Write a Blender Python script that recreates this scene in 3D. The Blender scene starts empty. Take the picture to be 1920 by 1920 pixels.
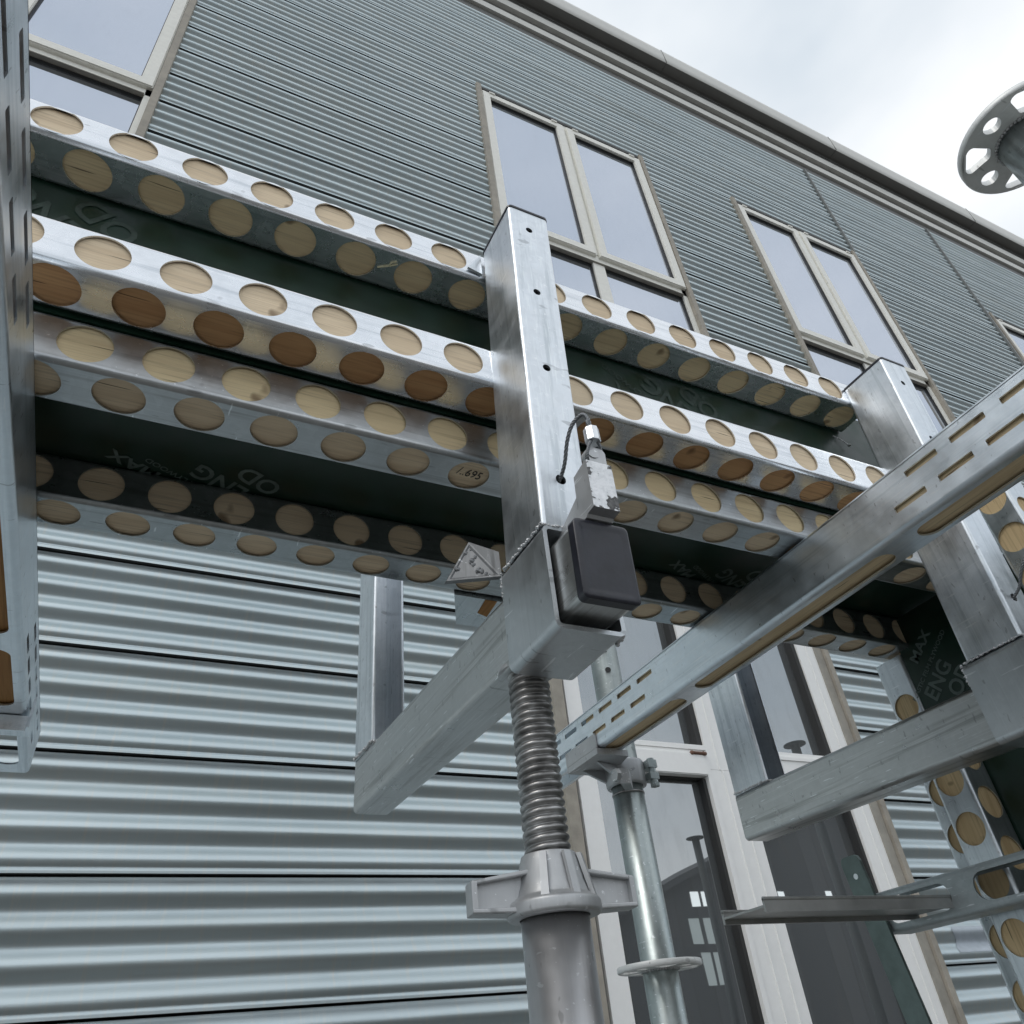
import bpy, bmesh, math, random
from mathutils import Vector, Matrix
random.seed(7)
sc = bpy.context.scene
COL = sc.collection
R = math.radians
# ------------------------------------------------------------------ camera
CZ = 1.6                       # eye height above the yard
F, PITCH, ROLL, YAW = 1429.36196, 0.640113236, -0.114835821, -0.511333943
def cam_axes():
    f = Vector((0, math.cos(PITCH), math.sin(PITCH)))
    u = Vector((0, -math.sin(PITCH), math.cos(PITCH)))
    x = Vector((1, 0, 0))
    x2 = math.cos(ROLL)*x + math.sin(ROLL)*u
    u2 = -math.sin(ROLL)*x + math.cos(ROLL)*u
    m = Matrix.Rotation(YAW, 3, 'Z')
    return m @ x2, m @ u2, m @ f
cx_, cu_, cf_ = cam_axes()
cd = bpy.data.cameras.new('camera')
cam = bpy.data.objects.new('camera', cd)
COL.objects.link(cam)
m3 = Matrix((cx_, cu_, -cf_)).transposed()
cam.matrix_world = Matrix.Translation((0, 0, CZ)) @ m3.to_4x4()
cd.sensor_width = 36
cd.lens = F/1920*36
cd.clip_start = 0.02
cd.clip_end = 2000
sc.camera = cam
sc.render.resolution_x = sc.render.resolution_y = 1024
# ------------------------------------------------------------------ world
SUN_EL, SUN_AZ = R(50), R(250)      # azimuth measured clockwise from +Y
w = bpy.data.worlds.new('World')
sc.world = w
w.use_nodes = True
nt = w.node_tree
nt.nodes.clear()
def N(t, **k):
    n = nt.nodes.new(t)
    for a, b in k.items():
        setattr(n, a, b)
    return n
out = N('ShaderNodeOutputWorld')
sky = N('ShaderNodeTexSky', sky_type='NISHITA', sun_disc=False, sun_elevation=SUN_EL, sun_rotation=SUN_AZ, dust_density=3.0)
bg1 = N('ShaderNodeBackground'); bg1.inputs[1].default_value = 0.10
nt.links.new(sky.outputs[0], bg1.inputs[0])
tc = N('ShaderNodeTexCoord')
mp = N('ShaderNodeMapping'); mp.inputs['Scale'].default_value = (1.0, 1.0, 2.2)
no = N('ShaderNodeTexNoise'); no.inputs['Scale'].default_value = 1.6; no.inputs['Detail'].default_value = 5; no.inputs['Roughness'].default_value = .5
nt.links.new(tc.outputs['Generated'], mp.inputs[0]); nt.links.new(mp.outputs[0], no.inputs[0])
cr = N('ShaderNodeValToRGB')
cr.color_ramp.elements[0].position = .38; cr.color_ramp.elements[0].color = (.61, .68, .745, 1)
cr.color_ramp.elements[1].position = .66; cr.color_ramp.elements[1].color = (.95, .97, .985, 1)
nt.links.new(no.outputs[0], cr.inputs[0])
bg2 = N('ShaderNodeBackground'); bg2.inputs[1].default_value = 1.0
nt.links.new(cr.outputs[0], bg2.inputs[0])
mx = N('ShaderNodeMixShader'); mx.inputs[0].default_value = .9
nt.links.new(bg1.outputs[0], mx.inputs[1]); nt.links.new(bg2.outputs[0], mx.inputs[2]); nt.links.new(mx.outputs[0], out.inputs[0])
# ------------------------------------------------------------------ sun
ld = bpy.data.lights.new('sun', 'SUN'); ld.energy = 0.6; ld.angle = R(24); ld.color = (1, .97, .92)
sun = bpy.data.objects.new('sun', ld); COL.objects.link(sun)
sd = Vector((math.sin(SUN_AZ)*math.cos(SUN_EL), math.cos(SUN_AZ)*math.cos(SUN_EL), math.sin(SUN_EL)))
sun.rotation_euler = sd.to_track_quat('Z', 'Y').to_euler()
sun.location = (0, -3, 9)
sc.view_settings.view_transform = 'Standard'
sc.view_settings.look = 'None'
sc.view_settings.exposure = 0.26
sc.view_settings.gamma = 1
sc.cycles.max_bounces = 8
# ------------------------------------------------------------------ materials
def mat(name):
    m = bpy.data.materials.new(name); m.use_nodes = True
    t = m.node_tree
    return m, t, t.nodes['Principled BSDF']
def coords(t, scale, kind='Object'):
    tc = t.nodes.new('ShaderNodeTexCoord'); mp = t.nodes.new('ShaderNodeMapping')
    mp.inputs['Scale'].default_value = scale
    t.links.new(tc.outputs[kind], mp.inputs[0])
    return mp.outputs[0]
def noise(t, vec, scale, detail=3, rough=.5):
    n = t.nodes.new('ShaderNodeTexNoise'); n.inputs['Scale'].default_value = scale
    n.inputs['Detail'].default_value = detail; n.inputs['Roughness'].default_value = rough
    t.links.new(vec, n.inputs[0]); return n.outputs[0]
def ramp(t, fac, stops):
    r = t.nodes.new('ShaderNodeValToRGB'); e = r.color_ramp.elements
    while len(e) < len(stops): e.new(.5)
    for i, (p, c) in enumerate(stops):
        e[i].position = p; e[i].color = (*c, 1) if len(c) == 3 else c
    t.links.new(fac, r.inputs[0]); return r.outputs[0]
def mixc(t, fac, a, b, mode='MIX'):
    n = t.nodes.new('ShaderNodeMix'); n.data_type = 'RGBA'; n.blend_type = mode
    for k, v in ((0, fac), (6, a), (7, b)):
        if hasattr(v, 'node'): t.links.new(v, n.inputs[k])
        elif k: n.inputs[k].default_value = (*v, 1)
        else: n.inputs[0].default_value = v
    return n.outputs[2]
def maprange(t, v, a, b, c, d):
    n = t.nodes.new('ShaderNodeMapRange')
    for i, x in enumerate((a, b, c, d)): n.inputs[i+1].default_value = x
    t.links.new(v, n.inputs[0]); return n.outputs[0]
def bump(t, p, h, strength, dist=.001):
    b = t.nodes.new('ShaderNodeBump'); b.inputs['Strength'].default_value = strength; b.inputs['Distance'].default_value = dist
    t.links.new(h, b.inputs['Height'])
    prev = p.inputs['Normal'].links
    if prev: t.links.new(prev[0].from_socket, b.inputs['Normal'])
    t.links.new(b.outputs[0], p.inputs['Normal'])
def galv(name, axis, base=(.56, .60, .62), dark=(.30, .34, .36), rough=(.28, .5), metal=.85, mottle=1.0, streak=1.0, grime=.5):
    """hot-dip galvanised steel: cloudy spangle, draw lines along the axis, scratches and dirt"""
    m, t, p = mat(name)
    st = [90.0, 90.0, 90.0]; st[axis] = 3.0
    v = coords(t, (1, 1, 1)); vs = coords(t, tuple(st)); 
    st2 = [420.0, 420.0, 420.0]; st2[axis] = 5.0
    vs2 = coords(t, tuple(st2))
    cloud = noise(t, v, 26, 5, .6)
    vo = t.nodes.new('ShaderNodeTexVoronoi'); vo.inputs['Scale'].default_value = 130; t.links.new(v, vo.inputs[0])
    stre = noise(t, vs, 1.0, 4, .6); fine = noise(t, vs2, 1.0, 2, .5)
    big = noise(t, v, 7, 3, .55)
    sx = t.nodes.new('ShaderNodeSeparateColor'); vo2 = t.nodes.new('ShaderNodeTexVoronoi'); vo2.inputs['Scale'].default_value = 135
    wob = t.nodes.new('ShaderNodeMix'); wob.data_type = 'RGBA'; wob.blend_type = 'LINEAR_LIGHT'; wob.inputs[0].default_value = .003
    t.links.new(v, wob.inputs[6])
    nn = t.nodes.new('ShaderNodeTexNoise'); nn.inputs['Scale'].default_value = 60; t.links.new(v, nn.inputs[0]); t.links.new(nn.outputs[1], wob.inputs[7])
    t.links.new(wob.outputs[2], vo2.inputs[0]); t.links.new(vo2.outputs['Color'], sx.inputs[0])
    c = ramp(t, cloud, [(.3, tuple(x*.92 for x in base)), (.52, base), (.72, tuple(min(1, x*1.06) for x in base))])
    c = mixc(t, maprange(t, sx.outputs[0], 0, 1, 0, .07*mottle), c, tuple(x*.62 for x in base))
    c = mixc(t, maprange(t, sx.outputs[1], .5, 1, 0, .09*mottle), c, (.92, .94, .96))
    c = mixc(t, maprange(t, stre, .52, .66, 0, .6*streak), c, dark)
    c = mixc(t, maprange(t, fine, .56, .70, 0, .45*streak), c, tuple(min(1, x*1.25) for x in base))
    # short random scratches and scuffs
    sc1 = noise(t, coords(t, (25, 160, 60)), 1.0, 2, .5); sc2 = noise(t, coords(t, (170, 20, 240)), 1.0, 2, .5)
    c = mixc(t, maprange(t, sc1, .68, .72, 0, .55), c, tuple(x*.45 for x in base))
    c = mixc(t, maprange(t, sc2, .68, .71, 0, .6), c, (.90, .92, .94))
    c = mixc(t, maprange(t, big, .56, .85, 0, grime*.7), c, (.30, .30, .28))
    t.links.new(c, p.inputs['Base Color'])
    p.inputs['Metallic'].default_value = metal
    t.links.new(maprange(t, cloud, .3, .7, rough[0], rough[1]), p.inputs['Roughness'])
    bump(t, p, stre, .25, .0006)
    bump(t, p, cloud, .15, .0008)
    return m
K = dict(metal=.94)
GX, GY, GZ = (galv('galvanised steel rolled along '+n_, i_, rough=(.22, .4), **K) for i_, n_ in enumerate('xyz'))
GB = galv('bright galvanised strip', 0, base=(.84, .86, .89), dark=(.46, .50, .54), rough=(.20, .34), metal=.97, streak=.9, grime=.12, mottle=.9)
GBV = galv('bright galvanised strip upright', 2, base=(.66, .70, .73), dark=(.42, .46, .49), rough=(.26, .45), metal=.92, streak=.7, grime=.3)
GPOST = galv('galvanised post tube', 2, base=(.76, .80, .84), dark=(.42, .47, .50), rough=(.28, .44), metal=.92, mottle=2.2, streak=.8, grime=.06)
GT = galv('dull galvanised cross tube', 1, base=(.52, .525, .52), dark=(.26, .26, .25), rough=(.26, .40), metal=.93, streak=1.1, grime=.4, mottle=.5)
GSL = galv('fresh zinc sleeve', 2, base=(.56, .59, .61), dark=(.42, .45, .47), rough=(.30, .44), metal=.9, streak=.5, grime=.4, mottle=.6)
GCAST = galv('cast zinc coated iron', 2, base=(.52, .53, .54), dark=(.30, .30, .31), rough=(.42, .66), metal=.8, streak=.3, grime=.8, mottle=.4)
GROS = galv('zinc coated rosette', 2, base=(.80, .81, .80), dark=(.40, .40, .40), rough=(.4, .6), metal=.35, streak=.2, grime=.4, mottle=.4)
GCH = galv('galvanised slotted channel', 1, base=(.80, .86, .91), dark=(.42, .49, .53), rough=(.27, .44), metal=.92, mottle=1.3, streak=.6, grime=.08)
GTUBE = galv('galvanised round tube', 2, base=(.44, .49, .485), dark=(.22, .26, .26), rough=(.30, .42), metal=.9, mottle=.8, streak=.6, grime=.3)
def thread_mat():
    m, t, p = mat('worn greasy thread steel')
    v = coords(t, (1, 1, 1)); n = noise(t, v, 60, 4)
    t.links.new(ramp(t, n, [(.3, (.16, .158, .155)), (.55, (.36, .355, .35)), (.8, (.6, .6, .6))]), p.inputs['Base Color'])
    p.inputs['Metallic'].default_value = .85
    t.links.new(maprange(t, n, .3, .7, .5, .28), p.inputs['Roughness']); bump(t, p, n, .4, .001)
    return m
THREAD = thread_mat()
def zinc_flake():
    m, t, p = mat('flaking white zinc crust on cast wedge')
    v = coords(t, (1, 1, 1)); n = noise(t, v, 48, 6, .62); n2 = noise(t, v, 160, 4)
    c = ramp(t, n, [(.44, (.95, .96, .98)), (.535, (.82, .84, .86)), (.55, (.10, .10, .10)), (.66, (.2, .2, .2))])
    t.links.new(c, p.inputs['Base Color']); p.inputs['Metallic'].default_value = .45
    t.links.new(maprange(t, n2, .3, .7, .5, .75), p.inputs['Roughness']); bump(t, p, n, .8, .003); bump(t, p, n2, .5, .001)
    return m
FLAKE = zinc_flake()
def simple(name, c, rough=.5, metal=0.0, var=.12, scale=40, spec=.5, bmp=.15):
    m, t, p = mat(name)
    v = coords(t, (1, 1, 1)); n = noise(t, v, scale, 4, .6); n2 = noise(t, v, scale/9, 3)
    c1 = ramp(t, n, [(.3, tuple(x*(1-var) for x in c)), (.7, tuple(min(1, x*(1+var)) for x in c))])
    c2 = mixc(t, maprange(t, n2, .5, .8, 0, var*1.5), c1, tuple(x*.45 for x in c))
    t.links.new(c2, p.inputs['Base Color']); p.inputs['Metallic'].default_value = metal
    t.links.new(maprange(t, n, .3, .7, rough*.85, min(1, rough*1.15)), p.inputs['Roughness'])
    p.inputs['Specular IOR Level'].default_value = spec
    if bmp: bump(t, p, n, bmp, .002)
    return m
BLACKP = simple('black moulded plastic', (.020, .021, .030), .33, 0, .35, 45, bmp=.3)
GAPSHADE = simple('dark tone for joint shade and backing wall', (.05, .052, .052), .8)
CABLE = simple('dark wire rope', (.20, .21, .22), .4, .8)
ALU = simple('bright aluminium', (.78, .80, .82), .3, .95, .08, 80)
ALUD = simple('grey aluminium profile', (.42, .42, .41), .42, .75, .10, 50)
WHITEF = simple('white painted window frame', (.92, .92, .905), .42, 0, .02, 30)
CREAMF = simple('weathered cream window frame', (.88, .87, .81), .5, 0, .05, 30)
BEIGE = simple('stained beige flashing', (.36, .33, .28), .65, 0, .2, 14)
BEIGEG = simple('grey beige reveal', (.34, .32, .28), .6, 0, .15, 20)
SEAL = simple('black window gasket', (.03, .03, .03), .6)
FASC = simple('pale grey painted fascia', (.66, .655, .62), .5, 0, .06, 8)
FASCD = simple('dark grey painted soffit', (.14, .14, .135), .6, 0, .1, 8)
RUST = simple('rusty hinge steel', (.18, .10, .07), .7, .3, .3)
SPLINT = simple('pale wood splinter', (.85, .80, .55), .7)
BARD = simple('dark green painted steel strap', (.16, .20, .19), .35, .75, .15, 40)
def wood(name, c1, c2, axis):
    m, t, p = mat(name)
    st = [55.0, 55.0, 55.0]; st[axis] = 4.0
    sf = [300.0, 300.0, 300.0]; sf[axis] = 9.0
    v = coords(t, tuple(st)); vf = coords(t, tuple(sf)); vb = coords(t, (1, 1, 1))
    n = noise(t, v, 1, 5, .6); f = noise(t, vf, 1, 3); b = noise(t, vb, 9, 2)
    c = ramp(t, n, [(.32, c2), (.5, c1), (.75, tuple(min(1, x*1.12) for x in c1))])
    c = mixc(t, maprange(t, f, .52, .72, 0, .45), c, tuple(x*.5 for x in c2))
    c = mixc(t, maprange(t, b, .4, .7, 0, .35), c, c2)
    kn = noise(t, vb, 23, 2, .4); ck = noise(t, coords(t, tuple(9.0 if i == axis else 210.0 for i in range(3))), 1.0, 2, .5)
    c = mixc(t, maprange(t, kn, .69, .74, 0, .7), c, (.14, .07, .03))
    c = mixc(t, maprange(t, ck, .70, .735, 0, .8), c, (.07, .04, .02))
    t.links.new(c, p.inputs['Base Color']); p.inputs['Roughness'].default_value = .75
    bump(t, p, f, .5, .001); bump(t, p, n, .3, .002)
    return m
WX = wood('pale timber grain along x', (.84, .68, .48), (.70, .54, .36), 0)
WYD = wood('timber along y darkened for slot shade', (.34, .22, .14), (.2, .12, .08), 1)  # darkened tone stands for shade inside the left bearer's slots
WXO = wood('orange timber grain along x', (.60, .36, .18), (.48, .26, .12), 0)
WXK = wood('khaki timber grain along x', (.80, .65, .40), (.66, .51, .30), 0)
WY = wood('pale timber grain along y', (.80, .64, .41), (.66, .49, .29), 1)
WYO = wood('orange timber grain along y', (.46, .24, .08), (.35, .16, .05), 1)
WZ = wood('pale timber grain along z', (.74, .56, .32), (.6, .42, .22), 2)
def ply(name):
    m, t, p = mat(name)
    v = coords(t, (1, 1, 1)); n = noise(t, v, 30, 5, .6); b = noise(t, v, 5, 3)
    c = ramp(t, n, [(.3, (.006, .024, .014)), (.7, (.012, .042, .026))])
    c = mixc(t, maprange(t, b, .5, .8, 0, .5), c, (.035, .032, .022))
    t.links.new(c, p.inputs['Base Color'])
    t.links.new(maprange(t, n, .3, .7, .3, .5), p.inputs['Roughness']); bump(t, p, n, .2, .001)
    return m
PLY = ply('dark green film faced plywood')
INK2 = simple('worn printing ink', (.045, .07, .058), .6, 0, .4, 60, bmp=0)
INK = simple('grey green printing ink', (.13, .17, .155), .6, 0, .3, 60, bmp=0)
PENCIL = simple('black marker ink', (.02, .02, .02), .7, bmp=0)
def glass(name, tint, rough=.02, mixf=.46, dirt=.3):
    """coated window glass: partly mirror, partly dark room behind"""
    m, t, p = mat(name)
    o = t.nodes['Material Output']
    v = coords(t, (1, 1, 1)); n = noise(t, v, .9, 2); d = noise(t, coords(t, (3, 3, .8)), 8, 5, .65)
    p.inputs['Base Color'].default_value = (.10, .108, .11, 1); p.inputs['Roughness'].default_value = .5
    g = t.nodes.new('ShaderNodeBsdfGlossy'); g.inputs['Color'].default_value = (*tint, 1); g.inputs['Roughness'].default_value = rough
    b = t.nodes.new('ShaderNodeBump'); b.inputs['Strength'].default_value = .12; b.inputs['Distance'].default_value = .02
    t.links.new(n, b.inputs['Height']); t.links.new(b.outputs[0], g.inputs['Normal'])
    df = t.nodes.new('ShaderNodeBsdfDiffuse'); df.inputs[0].default_value = (.20, .19, .16, 1)
    s = t.nodes.new('ShaderNodeMixShader'); s.inputs[0].default_value = mixf
    t.links.new(p.outputs[0], s.inputs[1]); t.links.new(g.outputs[0], s.inputs[2])
    s2 = t.nodes.new('ShaderNodeMixShader'); t.links.new(maprange(t, d, .5, .8, .0, dirt), s2.inputs[0])
    t.links.new(s.outputs[0], s2.inputs[1]); t.links.new(df.outputs[0], s2.inputs[2])
    t.links.new(s2.outputs[0], o.inputs[0])
    return m
GLASSU = glass('upper window glass', (.80, .86, .98), .04, .60, .04)
GLASSL = glass('lower window glass', (.70, .735, .755), .012, .46, .16)
def corr_mat():
    m, t, p = mat('mill finish corrugated cladding')
    v = coords(t, (1, 1, 1)); lowf = noise(t, coords(t, (.6, 1, 2.5)), 1.5, 4, .55)
    drip = noise(t, coords(t, (70, 1, 7)), 1.0, 4, .65); grain = noise(t, coords(t, (8, 60, 120)), 1, 3)
    band = noise(t, coords(t, (.4, 1, 9)), 1.0, 3)
    c = ramp(t, lowf, [(.3, (.50, .575, .60)), (.7, (.60, .675, .695))])
    c = mixc(t, maprange(t, drip, .52, .72, 0, .45), c, (.70, .66, .59))
    c = mixc(t, maprange(t, band, .55, .75, 0, .35), c, (.48, .50, .46))
    t.links.new(c, p.inputs['Base Color']); p.inputs['Metallic'].default_value = .88
    t.links.new(maprange(t, grain, .3, .7, .38, .46), p.inputs['Roughness'])
    bump(t, p, lowf, .25, .02); bump(t, p, grain, .08, .0006)
    return m
CORR = corr_mat()
def ground_mat():
    m, t, p = mat('dusty concrete yard')
    v = coords(t, (1, 1, 1)); n = noise(t, v, .7, 6, .6); f = noise(t, v, 30, 4)
    c = ramp(t, n, [(.3, (.13, .126, .118)), (.7, (.19, .184, .174))])
    c = mixc(t, maprange(t, f, .45, .7, 0, .4), c, (.06, .058, .055))
    t.links.new(c, p.inputs['Base Color']); p.inputs['Roughness'].default_value = .9; bump(t, p, f, .5, .01)
    return m
GROUND = ground_mat()
def brick_mat():
    m, t, p = mat('sooty dark hall wall')
    b = t.nodes.new('ShaderNodeTexBrick'); b.inputs['Scale'].default_value = .9
    b.inputs['Color1'].default_value = (.15, .15, .155, 1); b.inputs['Color2'].default_value = (.10, .103, .108, 1); b.inputs['Mortar'].default_value = (.10, .10, .10, 1)
    t.links.new(coords(t, (1, 1, 1)), b.inputs[0]); t.links.new(b.outputs[0], p.inputs['Base Color']); p.inputs['Roughness'].default_value = .9
    return m
HALL = brick_mat()
# ------------------------------------------------------------------ mesh helpers
class MB:
    """collects faces; coordinates relative to the eye (z + CZ is added at build)"""
    def __init__(s): s.v = []; s.f = []; s.sm = []; s.mi = []
    def quad(s, pts, smooth=False, mi=0):
        n = len(s.v); s.v += [tuple(p) for p in pts]; s.f.append(tuple(range(n, n+len(pts)))); s.sm.append(smooth); s.mi.append(mi)
    def grid(s, rows, smooth=True, closed=False, mi=0):
        n = len(s.v); k = len(rows[0])
        for r in rows: s.v += [tuple(p) for p in r]
        for i in range(len(rows)-1):
            for j in range(k if closed else k-1):
                a, b = n+i*k+j, n+i*k+(j+1) % k
                s.f.append((a, b, b+k, a+k)); s.sm.append(smooth); s.mi.append(mi)
    def box(s, x0, x1, y0, y1, z0, z1, mi=0):
        P = lambda i, j, k: ((x0, x1)[i], (y0, y1)[j], (z0, z1)[k])
        for q in ((0,0,0, 0,1,0, 1,1,0, 1,0,0), (0,0,1, 1,0,1, 1,1,1, 0,1,1), (0,0,0, 1,0,0, 1,0,1, 0,0,1), (1,0,0, 1,1,0, 1,1,1, 1,0,1), (1,1,0, 0,1,0, 0,1,1, 1,1,1), (0,1,0, 0,0,0, 0,0,1, 0,1,1)):
            s.quad([P(*q[i*3:i*3+3]) for i in range(4)], mi=mi)
    def prism(s, poly, d):
        """poly: list of 3D points (planar), extruded by vector d"""
        a = [Vector(p) for p in poly]; b = [p+Vector(d) for p in a]
        s.quad(a); s.quad(b[::-1])
        for i in range(len(a)):
            j = (i+1) % len(a); s.quad([a[i], b[i], b[j], a[j]])
    def lathe(s, prof, c, axis='z', seg=40, smooth=True, ang0=0):
        rows = []
        for r, h in prof:
            row = []
            for i in range(seg):
                a = ang0+2*math.pi*i/seg
                if axis == 'z': row.append((c[0]+r*math.cos(a), c[1]+r*math.sin(a), c[2]+h))
                elif axis == 'y': row.append((c[0]+r*math.cos(a), c[1]+h, c[2]+r*math.sin(a)))
                else: row.append((c[0]+h, c[1]+r*math.cos(a), c[2]+r*math.sin(a)))
            rows.append(row)
        s.grid(rows, smooth, True)
    def tube(s, path, r, seg=10, smooth=True):
        path = [Vector(p) for p in path]; rows = []
        prev = None
        for i, p in enumerate(path):
            d = (path[min(i+1, len(path)-1)]-path[max(i-1, 0)]).normalized()
            up = Vector((0, 0, 1)) if abs(d.z) < .95 else Vector((1, 0, 0))
            if prev is None: n = d.cross(up).normalized()
            else: n = (prev-d*prev.dot(d)).normalized()
            prev = n; b = d.cross(n)
            rr = r(i/(len(path)-1)) if callable(r) else r
            rows.append([p+rr*(math.cos(2*math.pi*k/seg)*n+math.sin(2*math.pi*k/seg)*b) for k in range(seg)])
        s.grid(rows, smooth, True)
        s.quad(rows[0][::-1]); s.quad(rows[-1])
    def blob(s, c, r, sq=(1, 1, 1), seg=8):
        rows = []
        for i in range(1, 6):
            th = math.pi*i/6
            rows.append([(c[0]+sq[0]*r*math.sin(th)*math.cos(2*math.pi*k/seg), c[1]+sq[1]*r*math.sin(th)*math.sin(2*math.pi*k/seg), c[2]+sq[2]*r*math.cos(th)) for k in range(seg)])
        s.grid(rows, True, True); s.quad(rows[0][::-1], True); s.quad(rows[-1], True)
    def build(s, name, mats, parent=None, fix=True, raw=False):
        me = bpy.data.meshes.new(name)
        off = Vector((0, 0, CZ))
        if parent is not None: off = off-Vector(parent.location)
        if parent is not None and parent.parent is not None: off = off-Vector(parent.parent.location)
        me.from_pydata([tuple(Vector(v)+off) for v in s.v], [], s.f)
        me.polygons.foreach_set('use_smooth', s.sm); me.polygons.foreach_set('material_index', s.mi)
        for m in (mats if isinstance(mats, (list, tuple)) else [mats]): me.materials.append(m)
        if fix:
            bm = bmesh.new(); bm.from_mesh(me); bmesh.ops.remove_doubles(bm, verts=bm.verts, dist=1e-6) if raw else None
            bmesh.ops.recalc_face_normals(bm, faces=bm.faces); bm.to_mesh(me); bm.free()
        me.update()
        o = bpy.data.objects.new(name, me); COL.objects.link(o)
        if parent is not None: o.parent = parent
        return o
def thing(name, label, cat, loc=(0, 0, 0), group=None, kind=None):
    o = bpy.data.objects.new(name, None); COL.objects.link(o)
    o.location = (loc[0], loc[1], loc[2]+CZ); o.empty_display_size = .05
    return tag(o, label, cat, group, kind)
def tag(o, label=None, cat=None, group=None, kind=None):
    for k, v in (('label', label), ('category', cat), ('group', group), ('kind', kind)):
        if v: o[k] = v
    return o
def copy_tree(o, parent=None):
    c = o.copy(); COL.objects.link(c)
    if parent is not None: c.parent = parent
    for ch in [x for x in bpy.data.objects if x.parent == o]: copy_tree(ch, c)
    return c
# hole outlines, centred, as (u, s) points
def circle(r, n=36): return [(r*math.cos(2*math.pi*i/n), r*math.sin(2*math.pi*i/n)) for i in range(n)]
def stadium(L, W, r=None, n=7):
    r = W/2 if r is None else r
    P = []
    for cx, cy, a0 in ((L/2-r, W/2-r, 0), (-L/2+r, W/2-r, 90), (-L/2+r, -W/2+r, 180), (L/2-r, -W/2+r, 270)):
        for i in range(n+1):
            a = R(a0+90*i/n); P.append((cx+r*math.cos(a), cy+r*math.sin(a)))
    Q = []
    for p in P:
        if not Q or (abs(p[0]-Q[-1][0])+abs(p[1]-Q[-1][1])) > 1e-6: Q.append(p)
    # densify long sides
    O = []
    for i, p in enumerate(Q):
        q = Q[(i+1) % len(Q)]; O.append(p); d = math.hypot(q[0]-p[0], q[1]-p[1]); k = int(d/(.35*W))
        for j in range(1, min(k, 10)): O.append((p[0]+(q[0]-p[0])*j/min(k, 10), p[1]+(q[1]-p[1])*j/min(k, 10)))
    return O
def ray_poly(P, a):
    """distance from origin to polygon boundary along angle a"""
    dx, dy = math.cos(a), math.sin(a); best = None
    for i in range(len(P)):
        x1, y1 = P[i]; x2, y2 = P[(i+1) % len(P)]
        ex, ey = x2-x1, y2-y1; den = dx*ey-dy*ex
        if abs(den) < 1e-12: continue
        t = (x1*ey-y1*ex)/den; u = (x1*dy-y1*dx)/den
        if t > 0 and -1e-6 <= u <= 1+1e-6: best = t if best is None else min(best, t)
    return best or 0
def cell(mb, fn, u0, u1, s0, s1, uc, scn, shape, t, nrm):
    """rectangular cell with a hole; fn maps (u,s)->3D; hole wall pushed along -nrm by t"""
    rect = [(u1-uc, s1-scn), (u0-uc, s1-scn), (u0-uc, s0-scn), (u1-uc, s0-scn)]
    items = [(math.atan2(y, x) % (2*math.pi), (x, y)) for x, y in shape]
    for x, y in rect:
        a = math.atan2(y, x) % (2*math.pi); d = ray_poly(shape, a); items.append((a, (d*math.cos(a), d*math.sin(a))))
    items.sort(key=lambda q: q[0])
    it = [items[0]]
    for q in items[1:]:
        if q[0]-it[-1][0] > 1e-5: it.append(q)
    O = []
    for a, (x, y) in it:
        d = ray_poly(rect, a); O.append((d*math.cos(a), d*math.sin(a)))
    n = len(it)
    for i in range(n):
        j = (i+1) % n
        a, b, c, d = it[i][1], it[j][1], O[j], O[i]
        mb.quad([fn(uc+p[0], scn+p[1]) for p in (a, b, c, d)])
        A, B = Vector(fn(uc+a[0], scn+a[1])), Vector(fn(uc+b[0], scn+b[1]))
        mb.quad([A, B, B-Vector(nrm)*t, A-Vector(nrm)*t])
def strip(mb, fn, u0, u1, s0, s1, holes, t, nrm):
    """holes: list of (uc, halfwidth, shape) sorted"""
    holes = [h for h in sorted(holes, key=lambda h: h[0]) if h[0]-h[1] > u0+1e-4 and h[0]+h[1] < u1-1e-4]
    if not holes:
        mb.quad([fn(u0, s0), fn(u1, s0), fn(u1, s1), fn(u0, s1)]); return
    cuts = [u0]
    for i in range(len(holes)-1):
        a = holes[i][0]+holes[i][1]; b = holes[i+1][0]-holes[i+1][1]
        if b-a > .06: cuts += [a+.008, b-.008]
        else: cuts.append((a+b)/2)
    cuts.append(u1)
    ci = 0
    for i, h in enumerate(holes):
        while ci < len(cuts)-1 and not (cuts[ci] < h[0] < cuts[ci+1]):
            mb.quad([fn(cuts[ci], s0), fn(cuts[ci+1], s0), fn(cuts[ci+1], s1), fn(cuts[ci], s1)]); ci += 1
        a, b = cuts[ci], cuts[ci+1]
        a2, b2 = max(a, h[0]-h[1]-.02), min(b, h[0]+h[1]+.02)
        if a2 > a: mb.quad([fn(a, s0), fn(a2, s0), fn(a2, s1), fn(a, s1)])
        if b2 < b: mb.quad([fn(b2, s0), fn(b, s0), fn(b, s1), fn(b2, s1)])
        cell(mb, fn, a2, b2, s0, s1, h[0], (s0+s1)/2, h[2], t, nrm); ci += 1
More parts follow.
